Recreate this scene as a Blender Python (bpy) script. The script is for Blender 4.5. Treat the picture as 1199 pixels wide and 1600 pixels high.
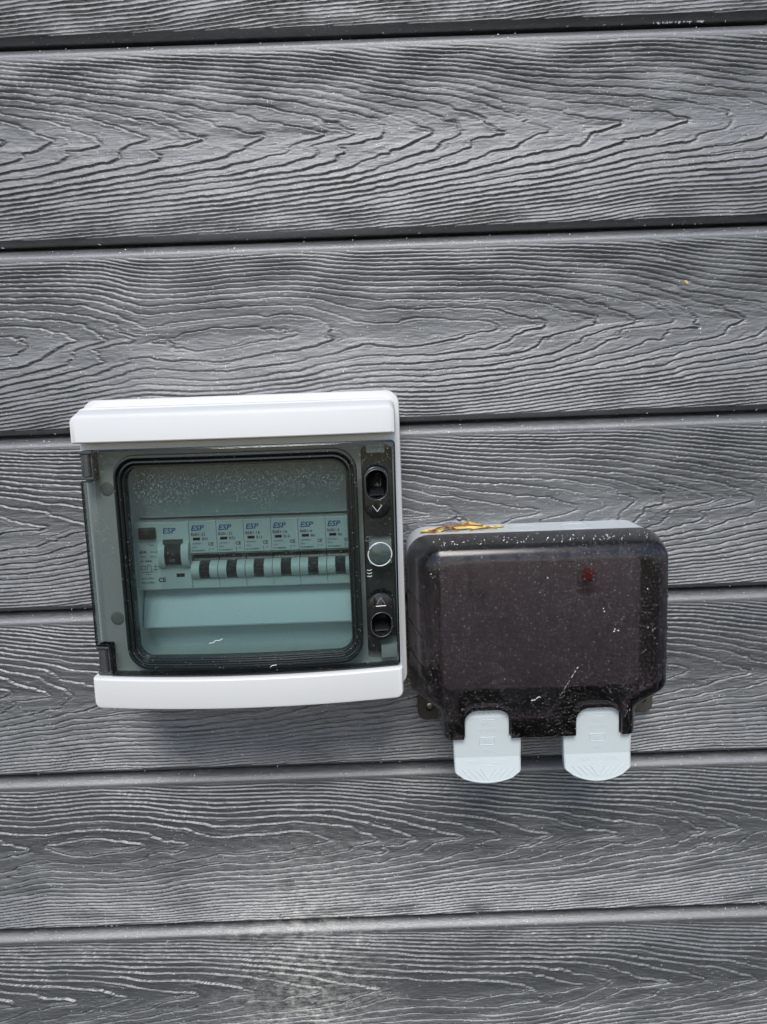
import bpy, bmesh, math, random
import numpy as np
from mathutils import Vector, Matrix

# ------------------------------------------------------------------ scene, camera, light
for o in list(bpy.data.objects):
    bpy.data.objects.remove(o)
S = bpy.context.scene
COL = S.collection
PITCH = math.atan(1.237e-4 * 1200.0)
ROLL = math.radians(2.0)
cam_d = bpy.data.cameras.new('camera')
cam_d.sensor_fit = 'VERTICAL'
cam_d.lens = 26.0
cam_d.sensor_height = 26.0 * 1600 / 1200
cam_d.sensor_width = cam_d.sensor_height
cam_d.clip_start = 0.01
cam_d.clip_end = 200.0
cam = bpy.data.objects.new('camera', cam_d)
COL.objects.link(cam)
r0 = Vector((1, 0, 0))
u0 = Vector((0, math.sin(PITCH), math.cos(PITCH)))
fw = Vector((0, math.cos(PITCH), -math.sin(PITCH)))
rt = r0 * math.cos(ROLL) - u0 * math.sin(ROLL)
up = r0 * math.sin(ROLL) + u0 * math.cos(ROLL)
M = Matrix((rt, up, -fw)).transposed().to_4x4()
M.translation = Vector((0, -0.56, 0))
cam.matrix_world = M
S.camera = cam

SUN_EL, SUN_AZ = math.radians(47), math.radians(184)     # azimuth from +Y, clockwise: out in front of the wall
world = bpy.data.worlds.new('World')
S.world = world
world.use_nodes = True
wn = world.node_tree
sky = wn.nodes.new('ShaderNodeTexSky')
sky.sky_type = 'NISHITA'
sky.sun_disc = False
sky.sun_elevation = SUN_EL
sky.sun_rotation = SUN_AZ
sky.air_density = 1.0
sky.dust_density = 1.2
sky.ozone_density = 1.9
wn.links.new(sky.outputs[0], wn.nodes['Background'].inputs[0])
wn.nodes['Background'].inputs[1].default_value = 0.105
sun_d = bpy.data.lights.new('sun', 'SUN')
sun_d.energy = 1.5
sun_d.angle = math.radians(24)
sun_d.color = (1.0, 0.965, 0.92)
sun = bpy.data.objects.new('sun', sun_d)
COL.objects.link(sun)
sdir = Vector((math.sin(SUN_AZ) * math.cos(SUN_EL), math.cos(SUN_AZ) * math.cos(SUN_EL), math.sin(SUN_EL)))
sun.rotation_euler = sdir.to_track_quat('Z', 'Y').to_euler()
sun.location = sdir * 3
S.view_settings.view_transform = 'Standard'
S.view_settings.look = 'None'
S.view_settings.gamma = 1.0
S.view_settings.use_curve_mapping = False
S.view_settings.exposure = 0.86
S.render.engine = 'CYCLES'
S.cycles.max_bounces = 7
S.cycles.transparent_max_bounces = 24
S.cycles.use_denoising = True

# ------------------------------------------------------------------ material helpers
def mat(name):
    m = bpy.data.materials.new(name)
    m.use_nodes = True
    return m, m.node_tree, m.node_tree.nodes['Principled BSDF']

def nd(nt, typ, **kw):
    n = nt.nodes.new(typ)
    for k, v in kw.items():
        if k.startswith('i_'):
            key = k[2:]
            key = int(key) if key.isdigit() else key.replace('_', ' ')
            n.inputs[key].default_value = v
        else:
            setattr(n, k, v)
    return n

def lk(nt, a, b):
    nt.links.new(a, b)

def objco(nt, scale=(1, 1, 1), loc=(0, 0, 0), rot=(0, 0, 0)):
    t = nd(nt, 'ShaderNodeTexCoord')
    mp = nd(nt, 'ShaderNodeMapping')
    mp.inputs['Scale'].default_value = scale
    mp.inputs['Location'].default_value = loc
    mp.inputs['Rotation'].default_value = rot
    lk(nt, t.outputs['Object'], mp.inputs[0])
    return mp.outputs[0]

def math_n(nt, op, a, b=None, clamp=False):
    n = nd(nt, 'ShaderNodeMath', operation=op, use_clamp=clamp)
    for i, v in enumerate((a, b)):
        if v is None:
            continue
        if isinstance(v, (int, float)):
            n.inputs[i].default_value = v
        else:
            lk(nt, v, n.inputs[i])
    return n.outputs[0]

def noise(nt, vec, scale, detail=4, rough=0.55):
    n = nd(nt, 'ShaderNodeTexNoise')
    n.inputs['Scale'].default_value = scale
    n.inputs['Detail'].default_value = detail
    n.inputs['Roughness'].default_value = rough
    lk(nt, vec, n.inputs['Vector'])
    return n.outputs['Fac']

def ramp(nt, fac, stops):
    n = nd(nt, 'ShaderNodeValToRGB')
    e = n.color_ramp.elements
    while len(e) < len(stops):
        e.new(0.5)
    for el, (p, c) in zip(e, stops):
        el.position = p
        el.color = (c, c, c, 1) if isinstance(c, (int, float)) else (*c, 1)
    lk(nt, fac, n.inputs[0])
    return n.outputs[0]

def mixc(nt, fac, a, b, blend='MIX'):
    n = nd(nt, 'ShaderNodeMix', data_type='RGBA', blend_type=blend)
    for s, v in ((n.inputs[0], fac), (n.inputs[6], a), (n.inputs[7], b)):
        if isinstance(v, (int, float)):
            s.default_value = v
        elif isinstance(v, tuple):
            s.default_value = (*v, 1)
        else:
            lk(nt, v, s)
    return n.outputs[2]

def specks(nt, vec, scale, size, power=3.0):
    """mask of small round dust specks, random size per cell"""
    v = nd(nt, 'ShaderNodeTexVoronoi')
    v.inputs['Scale'].default_value = scale
    lk(nt, vec, v.inputs['Vector'])
    sep = nd(nt, 'ShaderNodeSeparateColor')
    lk(nt, v.outputs['Color'], sep.inputs[0])
    r = math_n(nt, 'MULTIPLY', math_n(nt, 'POWER', sep.outputs[0], power), size)
    d = math_n(nt, 'SUBTRACT', r, v.outputs['Distance'])
    return math_n(nt, 'MULTIPLY', d, 14.0, clamp=True)

def bump(nt, height, strength, dist, bsdf):
    b = nd(nt, 'ShaderNodeBump')
    b.inputs['Strength'].default_value = strength
    b.inputs['Distance'].default_value = dist
    lk(nt, height, b.inputs['Height'])
    lk(nt, b.outputs[0], bsdf.inputs['Normal'])

def plastic(name, col, rough, wear=0.06, speck=0.0, bumpy=0.0):
    m, nt, b = mat(name)
    vec = objco(nt)
    n1 = noise(nt, vec, 40, 5)
    c = mixc(nt, n1, tuple(max(0, x * (1 - wear)) for x in col), tuple(min(1, x * (1 + wear)) for x in col))
    if speck:
        c = mixc(nt, math_n(nt, 'MULTIPLY', specks(nt, vec, 900, 0.34, 6), speck), c, (0.6, 0.58, 0.54))
    lk(nt, c, b.inputs['Base Color'])
    n2 = noise(nt, vec, 160, 4)
    lk(nt, math_n(nt, 'ADD', math_n(nt, 'MULTIPLY', n2, 0.18), rough - 0.09), b.inputs['Roughness'])
    if bumpy:
        bump(nt, noise(nt, vec, 900, 3), bumpy, 0.0004, b)
    return m

# ---- composite board
def board_material():
    m, nt, b = mat('composite_board')
    vec = objco(nt)
    big = noise(nt, objco(nt, (6, 6, 14)), 1.0, 5)
    fib = noise(nt, objco(nt, (130, 130, 1500)), 1.0, 4, 0.6)
    fib2 = noise(nt, objco(nt, (420, 420, 3800)), 1.0, 3, 0.6)
    c = mixc(nt, ramp(nt, big, ((0.3, 0.0), (0.7, 1.0))), (0.028, 0.031, 0.033), (0.042, 0.046, 0.048))
    c = mixc(nt, math_n(nt, 'MULTIPLY', ramp(nt, fib, ((0.4, 0.0), (0.66, 1.0))), 0.75), c, (0.088, 0.094, 0.096))
    # chalky lime wash marks running down the lower boards, with their own blotchy outline
    sx = nd(nt, 'ShaderNodeSeparateXYZ')
    lk(nt, nd(nt, 'ShaderNodeTexCoord').outputs['Object'], sx.inputs[0])
    gx = math_n(nt, 'SUBTRACT', 1.0, math_n(nt, 'MULTIPLY', math_n(nt, 'ABSOLUTE', math_n(nt, 'ADD', sx.outputs[0], 0.075)), 11.0), clamp=True)
    gz = math_n(nt, 'MULTIPLY', math_n(nt, 'ADD', sx.outputs[2], 0.30), -7.0, clamp=True)
    bl = ramp(nt, noise(nt, objco(nt, (110, 110, 240)), 1.0, 9, 0.78), ((0.46, 0.0), (0.62, 1.0)))
    st = math_n(nt, 'MULTIPLY', math_n(nt, 'MULTIPLY', gx, gz), bl)
    c = mixc(nt, math_n(nt, 'MULTIPLY', st, 0.68), c, (0.56, 0.53, 0.47))
    dusty = ramp(nt, noise(nt, objco(nt, (22, 22, 40), (3, 1, 7)), 1.0, 6, 0.65), ((0.5, 0.0), (0.8, 1.0)))
    c = mixc(nt, math_n(nt, 'MULTIPLY', dusty, 0.22), c, (0.24, 0.24, 0.235))
    sp = specks(nt, vec, 750, 0.36, 9)
    c = mixc(nt, math_n(nt, 'MULTIPLY', sp, 0.8), c, (0.6, 0.6, 0.57))
    lk(nt, c, b.inputs['Base Color'])
    b.inputs['IOR'].default_value = 2.25
    rg = math_n(nt, 'ADD', math_n(nt, 'MULTIPLY', fib2, 0.3), 0.33)
    lk(nt, rg, b.inputs['Roughness'])
    h = math_n(nt, 'ADD', math_n(nt, 'MULTIPLY', fib, 0.6), math_n(nt, 'MULTIPLY', fib2, 0.5))
    bump(nt, h, 0.8, 0.00036, b)
    return m

def smoke(name, tint, rough=0.04, dust=0.0, haze=0.0, ior=1.5, frost=0.0):
    """tinted clear plastic: straight-through tint, surface gloss, a film of dust"""
    m, nt, b = mat(name)
    nt.nodes.remove(b)
    out = nt.nodes['Material Output']
    if frost:
        tr = nd(nt, 'ShaderNodeBsdfRefraction')
        tr.inputs['Roughness'].default_value = frost
        tr.inputs['IOR'].default_value = 1.06
    else:
        tr = nd(nt, 'ShaderNodeBsdfTransparent')
    tr.inputs[0].default_value = (*tint, 1)
    gl = nd(nt, 'ShaderNodeBsdfGlossy')
    gl.inputs['Roughness'].default_value = rough
    geo = nd(nt, 'ShaderNodeNewGeometry')
    fr = nd(nt, 'ShaderNodeFresnel')
    fr.inputs[0].default_value = ior
    front = math_n(nt, 'SUBTRACT', 1.0, geo.outputs['Backfacing'])
    fac = math_n(nt, 'MULTIPLY', fr.outputs[0], front)
    mx = nd(nt, 'ShaderNodeMixShader')
    lk(nt, fac, mx.inputs[0]); lk(nt, tr.outputs[0], mx.inputs[1]); lk(nt, gl.outputs[0], mx.inputs[2])
    res = mx.outputs[0]
    if dust or haze:
        vec = objco(nt)
        df = nd(nt, 'ShaderNodeBsdfDiffuse')
        df.inputs[0].default_value = (0.62, 0.61, 0.59, 1)
        a = specks(nt, vec, 700, 0.32, 6)
        c = specks(nt, objco(nt, loc=(3, 5, 1)), 1300, 0.47, 2.4)
        cl = ramp(nt, noise(nt, objco(nt, (25, 25, 25), (1, 2, 3)), 1.0, 5, 0.6), ((0.36, 0.15), (0.66, 1.0)))
        f = math_n(nt, 'MAXIMUM', math_n(nt, 'MULTIPLY', a, min(1.0, dust * 1.3)), math_n(nt, 'MULTIPLY', math_n(nt, 'MULTIPLY', c, cl), dust))
        hz = math_n(nt, 'MULTIPLY', ramp(nt, noise(nt, objco(nt, (60, 60, 60)), 1.0, 6, 0.6), ((0.3, 0.3), (0.75, 1.0))), haze)
        f = math_n(nt, 'MULTIPLY', math_n(nt, 'MAXIMUM', f, hz), front, clamp=True)
        m2 = nd(nt, 'ShaderNodeMixShader')
        lk(nt, f, m2.inputs[0]); lk(nt, res, m2.inputs[1]); lk(nt, df.outputs[0], m2.inputs[2])
        res = m2.outputs[0]
    lk(nt, res, out.inputs[0])
    return m

MAT = {}
MAT['board'] = board_material()
MAT['dark'] = plastic('backing_membrane', (0.012, 0.012, 0.013), 0.8)
MAT['white'] = plastic('white_plastic', (0.655, 0.655, 0.64), 0.36, 0.015, 0.25, 0.06)
MAT['offwhite'] = plastic('inner_white_plastic', (0.62, 0.63, 0.63), 0.45, 0.03)
MAT['smoke'] = smoke('smoked_door_plastic', (0.40, 0.45, 0.44), 0.05, 0.2, 0.008)
MAT['pane'] = smoke('window_plastic', (0.62, 0.70, 0.695), 0.03, 0.2, 0.014)
MAT['gloss_black'] = plastic('black_gloss_plastic', (0.012, 0.0125, 0.013), 0.2, 0.1, 0.35)
MAT['ring'] = plastic('dark_smoked_edge', (0.010, 0.014, 0.014), 0.22, 0.15, 0.4)
MAT['hinge'] = plastic('hinge_plastic', (0.05, 0.055, 0.055), 0.35, 0.1, 0.3)
MAT['dimple'] = plastic('dull_grey_plastic', (0.30, 0.31, 0.30), 0.6, 0.1)
MAT['breaker'] = plastic('breaker_plastic', (0.78, 0.795, 0.775), 0.45, 0.02)
MAT['toggle'] = plastic('toggle_plastic', (0.038, 0.039, 0.04), 0.3, 0.1)
MAT['ramp_reflection'] = plastic('pale_reflection_band', (0.80, 0.83, 0.85), 0.4, 0.02)  # paler than the cover: the pane's reflected band, put into the colour
MAT['mid_grey'] = plastic('recess_shade_grey', (0.15, 0.155, 0.155), 0.5, 0.1)  # shade of the latch recess as a dark tone
MAT['ink'] = plastic('black_print', (0.015, 0.015, 0.016), 0.5, 0.0)
MAT['blue'] = plastic('blue_print', (0.01, 0.11, 0.36), 0.5, 0.0)
MAT['redwin'] = plastic('dark_red_window', (0.05, 0.004, 0.006), 0.25, 0.0)
MAT['grey'] = plastic('pale_grey_plastic', (0.53, 0.56, 0.56), 0.42, 0.03, 0.5, 0.08)
MAT['catch'] = plastic('catch_grey_plastic', (0.50, 0.55, 0.55), 0.38, 0.02, 0.15, 0.05)
MAT['lid'] = smoke('dusty_black_lid', (0.225, 0.195, 0.21), 0.2, 0.36, 0.011, 1.5, 0.42)
MAT['lug'] = plastic('dark_brown_plastic', (0.06, 0.052, 0.045), 0.5, 0.3, 0.4)  # dark brown, unlike the pale grey back box
MAT['steel'] = plastic('screw_steel', (0.5, 0.5, 0.48), 0.35, 0.1)
MAT['steel'].node_tree.nodes['Principled BSDF'].inputs['Metallic'].default_value = 0.8
MAT['red'] = plastic('red_rocker', (0.88, 0.02, 0.05), 0.35, 0.0)
MAT['lint'] = plastic('white_lint', (0.75, 0.75, 0.72), 0.8, 0.05)
MAT['crumb'] = plastic('yellow_crumb', (0.5, 0.36, 0.14), 0.7, 0.2)
m, nt, b = mat('water_drops')
nt.nodes.remove(b)
g1 = nd(nt, 'ShaderNodeBsdfTransparent'); g1.inputs[0].default_value = (0.86, 0.88, 0.88, 1)
g2 = nd(nt, 'ShaderNodeBsdfGlossy'); g2.inputs['Roughness'].default_value = 0.08
g3 = nd(nt, 'ShaderNodeBsdfDiffuse'); g3.inputs[0].default_value = (0.9, 0.92, 0.92, 1)
ga = nd(nt, 'ShaderNodeMixShader'); ga.inputs[0].default_value = 0.17
gb = nd(nt, 'ShaderNodeMixShader')
lw = nd(nt, 'ShaderNodeLayerWeight'); lw.inputs[0].default_value = 0.35
lk(nt, g1.outputs[0], ga.inputs[1]); lk(nt, g3.outputs[0], ga.inputs[2])
lk(nt, lw.outputs[1], gb.inputs[0]); lk(nt, ga.outputs[0], gb.inputs[1]); lk(nt, g2.outputs[0], gb.inputs[2])
lk(nt, gb.outputs[0], nt.nodes['Material Output'].inputs[0])
MAT['drops'] = m
m, nt, b = mat('dry_leaf')
n = noise(nt, objco(nt, (130, 130, 130)), 1.0, 6, 0.65)
n2 = noise(nt, objco(nt, (420, 420, 420)), 1.0, 4)
c = ramp(nt, n, ((0.34, (0.10, 0.035, 0.015)), (0.44, (0.36, 0.17, 0.06)), (0.48, (0.70, 0.52, 0.10)), (0.62, (0.74, 0.64, 0.20)), (0.85, (0.52, 0.50, 0.16))))
lk(nt, mixc(nt, math_n(nt, 'MULTIPLY', n2, 0.22), c, (0.34, 0.16, 0.05)), b.inputs['Base Color'])
b.inputs['Roughness'].default_value = 0.6
bump(nt, n2, 0.5, 0.0006, b)
MAT['leaf'] = m
MAT['leaf_brown'] = plastic('brown_leaf_edge', (0.20, 0.075, 0.022), 0.7, 0.5)

# ------------------------------------------------------------------ mesh helpers (millimetres: x right, z up, d out from the wall)
def tagthing(o, label, cat, group=None, kind=None):
    if label: o['label'] = label
    if cat: o['category'] = cat
    if group: o['group'] = group
    if kind: o['kind'] = kind

def empty(name, x, z, d, label, cat, group=None):
    o = bpy.data.objects.new(name, None)
    o.empty_display_size = 0.02
    COL.objects.link(o)
    o.location = (x / 1000, -d / 1000, z / 1000)
    tagthing(o, label, cat, group)
    return o

def rp(corners, seg=6):
    """polygon with rounded corners: (x, z, r) in order"""
    out = []
    n = len(corners)
    for i in range(n):
        x, z, r = corners[i]
        p = Vector((x, z)); a = Vector(corners[i - 1][:2]); c = Vector(corners[(i + 1) % n][:2])
        if r <= 0:
            out.append((x, z)); continue
        va = (a - p); vc = (c - p)
        la, lc = va.length, vc.length
        va.normalize(); vc.normalize()
        ang = math.acos(max(-1, min(1, va.dot(vc))))
        t = min(r / math.tan(ang / 2), la * 0.49, lc * 0.49)
        rr = t * math.tan(ang / 2)
        bis = (va + vc).normalized()
        cen = p + bis * (rr / math.sin(ang / 2))
        s = p + va * t - cen; e = p + vc * t - cen
        a0 = math.atan2(s.y, s.x); a1 = math.atan2(e.y, e.x)
        da = a1 - a0
        while da > math.pi: da -= 2 * math.pi
        while da < -math.pi: da += 2 * math.pi
        for k in range(seg + 1):
            th = a0 + da * k / seg
            out.append((cen.x + rr * math.cos(th), cen.y + rr * math.sin(th)))
    return out

def rr(x0, z0, x1, z1, r, seg=6):
    return rp([(x0, z0, r), (x1, z0, r), (x1, z1, r), (x0, z1, r)], seg)   # counter-clockwise

def circ(cx, cz, r, n=28):
    return [(cx + r * math.cos(2 * math.pi * k / n), cz + r * math.sin(2 * math.pi * k / n)) for k in range(n)]

def inset(pts, k):
    n = len(pts); out = []
    for i in range(n):
        p = Vector(pts[i]); j = 1
        a = Vector(pts[i - 1]); c = Vector(pts[(i + 1) % n])
        e1 = (p - a); e2 = (c - p)
        if e1.length < 1e-6: e1 = e2
        if e2.length < 1e-6: e2 = e1
        n1 = Vector((-e1.y, e1.x)).normalized(); n2 = Vector((-e2.y, e2.x)).normalized()
        nn = (n1 + n2)
        if nn.length < 1e-6: nn = n1
        nn.normalize()
        q = p + nn * (k / max(0.5, nn.dot(n1)))
        out.append((q.x, q.y))
    return out

class MB:
    def __init__(s):
        s.bm = bmesh.new()
    def v(s, x, z, d):
        return s.bm.verts.new((x / 1000, -d / 1000, z / 1000))
    def face(s, vs):
        try:
            return s.bm.faces.new(vs)
        except ValueError:
            return None
    def loft(s, loops, cap0=False, cap1=True):
        rows = [[s.v(x, z, d) for x, z in pts] for pts, d in loops]
        n = len(rows[0])
        for a, b in zip(rows, rows[1:]):
            for i in range(n):
                s.face((a[i], a[(i + 1) % n], b[(i + 1) % n], b[i]))
        if cap0: s.face(list(reversed(rows[0])))
        if cap1: s.face(rows[-1])
        return s
    def slab(s, pts, d0, d1, bev=0.6, cap0=True):
        """prism with a rounded front edge"""
        return s.loft([(pts, d0), (pts, d1 - bev), (inset(pts, bev * 0.3), d1 - bev * 0.3), (inset(pts, bev), d1)], cap0)
    def box(s, x0, z0, d0, x1, z1, d1, r=0.0, bev=0.3):
        return s.slab(rr(x0, z0, x1, z1, r, 3) if r else [(x0, z0), (x1, z0), (x1, z1), (x0, z1)], d0, d1, bev)
    def holed(s, outer, holes, d):
        es = []
        for lp in [outer] + holes:
            vs = [s.v(x, z, d) for x, z in lp]
            es += [s.bm.edges.new((vs[i], vs[(i + 1) % len(vs)])) for i in range(len(vs))]
        bmesh.ops.triangle_fill(s.bm, use_beauty=True, use_dissolve=False, edges=es, normal=(0, -1, 0))
        return s
    def extrude_x(s, prof, x0, x1):
        """profile of (z, d) run along x"""
        a = [s.v(x0, z, d) for z, d in prof]; b = [s.v(x1, z, d) for z, d in prof]
        n = len(prof)
        for i in range(n):
            s.face((a[i], a[(i + 1) % n], b[(i + 1) % n], b[i]))
        s.face(a); s.face(list(reversed(b)))
        return s
    def tube(s, pts, r, n=6, closed=False):
        """pts: (x, z, d)"""
        P = [Vector((x, -d, z)) for x, z, d in pts]
        rings = []
        m_ = len(P)
        for i, p in enumerate(P):
            t = (P[(i + 1) % m_] - P[i - 1]) if closed else (P[min(i + 1, m_ - 1)] - P[max(i - 1, 0)])
            t.normalize()
            h = Vector((0, 0, 1)) if abs(t.z) < 0.9 else Vector((1, 0, 0))
            a = t.cross(h).normalized(); b_ = t.cross(a)
            rings.append([s.bm.verts.new((p + (a * math.cos(2 * math.pi * k / n) + b_ * math.sin(2 * math.pi * k / n)) * r) / 1000) for k in range(n)])
        rng = range(m_) if closed else range(m_ - 1)
        for i in rng:
            A, B = rings[i], rings[(i + 1) % m_]
            for k in range(n):
                s.face((A[k], A[(k + 1) % n], B[(k + 1) % n], B[k]))
        if not closed:
            s.face(rings[0]); s.face(list(reversed(rings[-1])))
        return s
    def text(s, body, x, z, d, size, ext=0.05, shear=0.0, sx=1.0, align='LEFT', bold=0.0):
        cu = bpy.data.curves.new('print', 'FONT')
        cu.body = body; cu.size = size; cu.extrude = ext; cu.shear = shear; cu.align_x = align
        cu.offset = bold; cu.resolution_u = 2
        ob = bpy.data.objects.new('print', cu)
        COL.objects.link(ob)
        me = bpy.data.meshes.new_from_object(ob)
        vs = [s.v(x + p.co.x * sx, z + p.co.y, d + p.co.z) for p in me.vertices]
        for f in me.polygons:
            s.face([vs[i] for i in f.vertices])
        bpy.data.objects.remove(ob); bpy.data.curves.remove(cu); bpy.data.meshes.remove(me)
        return s
    def mesh(s, name, bend=None, angle=35, smooth=True):
        bm = s.bm
        if bend:
            xs = [v.co.x for v in bm.verts]
            x = min(xs) + 0.004
            while x < max(xs):
                bmesh.ops.bisect_plane(bm, geom=bm.verts[:] + bm.edges[:] + bm.faces[:], dist=1e-6, plane_co=(x, 0, 0), plane_no=(1, 0, 0))
                x += 0.006
            for v in bm.verts:
                v.co.y -= bend(v.co.x * 1000, -v.co.y * 1000) / 1000
        bmesh.ops.remove_doubles(bm, verts=bm.verts[:], dist=1e-6)
        bmesh.ops.recalc_face_normals(bm, faces=bm.faces[:])
        me = bpy.data.meshes.new(name)
        bm.to_mesh(me); bm.free()
        if smooth:
            me.polygons.foreach_set('use_smooth', [True] * len(me.polygons))
            me.set_sharp_from_angle(angle=math.radians(angle))
        return me
    def build(s, name, material, parent=None, bend=None, angle=35, local=False, smooth=True):
        me = s.mesh(name, bend, angle, smooth)
        me.materials.append(MAT[material])
        o = bpy.data.objects.new(name, me)
        COL.objects.link(o)
        if parent is not None:
            o.parent = parent
            if not local:                        # vertices are in wall coordinates: shift into the parent's frame
                root = parent
                off = Vector((0, 0, 0))
                while root is not None:
                    off += Vector(root.location); root = root.parent
                me.transform(Matrix.Translation(-off))
        return o

# ------------------------------------------------------------------ the cladding wall
def perlin(x, z, seed):
    rng = np.random.RandomState(seed)
    perm = rng.permutation(512); perm = np.concatenate([perm, perm])
    ang = rng.rand(512) * 2 * np.pi
    xi = np.floor(x).astype(int); zi = np.floor(z).astype(int)
    xf = x - xi; zf = z - zi
    u = xf * xf * xf * (xf * (xf * 6 - 15) + 10); w = zf * zf * zf * (zf * (zf * 6 - 15) + 10)
    def g(ix, iz, fx, fz):
        a = ang[perm[(perm[ix & 511] + iz) & 511]]
        return np.cos(a) * fx + np.sin(a) * fz
    n00 = g(xi, zi, xf, zf); n10 = g(xi + 1, zi, xf - 1, zf)
    n01 = g(xi, zi + 1, xf, zf - 1); n11 = g(xi + 1, zi + 1, xf - 1, zf - 1)
    return 1.5 * ((n00 * (1 - u) + n10 * u) * (1 - w) + (n01 * (1 - u) + n11 * u) * w)

PERIOD, EDGE0 = 131.75, 249.4
FACE = 118.75
# per board: (x of growth-ring tip, ring level) along the heart line, measured along the board
TIPS = [
    [(-300, 0), (-260, 1), (-225, 2), (-190, 3), (-150, 4), (-118, 5), (-80, 6), (-40, 7), (0, 8), (45, 9), (90, 10), (130, 11), (175, 12), (215, 13), (262, 14)],
    [(-285, -1), (-250, 0), (-216, 1), (-184, 2), (-150, 3), (-113, 4), (-73, 5), (-35, 6), (-11, 7), (11, 8), (38, 9), (69, 10), (92, 11), (124, 12), (166, 13), (212, 14), (262, 15)],
    [(-290, -2), (-250, -1), (-214, 0), (-186, 1), (-168, 2.25), (-153, 2), (-105, 1.55), (-52, 2), (-27, 3), (0, 3.6), (40, 3.45), (88, 4), (122, 5), (154, 6), (188, 7), (210, 8), (226, 9), (267, 10)],
    [(-300, -5), (-255, -4), (-215, -3), (-170, -2), (-120, -1), (-60, 0), (-15, 1), (25, 2), (62, 3), (104, 4), (140, 5), (165, 6), (187, 7), (214, 8), (245, 9), (268, 10)],
    [(-320, -1), (-290, 0), (-261, 1), (-243, 2), (-205, 2.6), (-140, 2.5), (-90, 3), (-60, 4), (-30, 5), (10, 6), (50, 7), (95, 8), (150, 9), (195, 10), (235, 11), (275, 12)],
    [(-320, 0), (-282, 1.3), (-265, 1), (-230, 0.55), (-192, 1), (-165, 2), (-135, 2.6), (-85, 2.5), (-50, 3), (-14, 4), (19, 5), (53, 6), (88, 7), (132, 8), (170, 9), (217, 10), (243, 11), (271, 12)],
    [(-320, -2), (-270, -1), (-220, 0), (-170, 1), (-120, 2), (-65, 3), (-14, 4.0), (20, 4.6), (70, 4.5), (109, 5), (143, 6), (175, 7), (210, 8), (247, 9), (286, 10)],
]
HEART = [62, 62, 59, 61, 62, 66, 65]

def grain(X, T, k):
    """height of the pressed wood grain (mm), X along, T up from the board's lower edge"""
    tx = np.array([a for a, _ in TIPS[k % 7]], float); tl = np.array([b for _, b in TIPS[k % 7]], float)
    zc = HEART[k % 7] + 3.5 * perlin(X / 110 + 7 * k, X * 0 + 0.5, 11)
    t = T - zc
    # ragged ring tips: two teeth, the lower one set back
    amp = np.clip(0.55 + 1.3 * perlin(X / 55 + 3.1 * k, T / 60, 23), 0.0, 1.5)
    tooth = np.interp(t, [-40, -22, -15, -11.5, -6, -1.5, 0.5, 6, 14, 30], [0, -3, -5, -9, -22, -4, 0, -6, -2, 0])
    warp = amp * tooth + 6 * perlin(X / 34, T / 11 + 5 * k, 31) * np.exp(-(t / 26) ** 2) + 3 * perlin(X / 9, T / 4, 37)
    xw = X - warp
    # extend the level list beyond both ends
    gxs = np.arange(-1050, 1050, 1.0)
    tab = np.interp(gxs, tx, tl)
    tab = np.where(gxs < tx[0], tl[0] + (gxs - tx[0]) / 38, tab)
    tab = np.where(gxs > tx[-1], tl[-1] + (gxs - tx[-1]) / 38, tab)
    ker = np.exp(-(np.arange(-30, 31) / 9.0) ** 2); ker /= ker.sum()
    h = np.interp(xw, gxs[30:-30], np.convolve(tab, ker, 'valid'))
    at = np.sqrt(t * t + 4) - 2
    gq = 0.06 * at + 0.0032 * at * at
    F = h + gq + 0.32 * perlin(X / 80 + k, T / 20, 48 + k) + 0.16 * perlin(X / 22, T / 6 + k, 51) + 0.05 * perlin(X / 6, T / 3 + k, 57)
    return F

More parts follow.
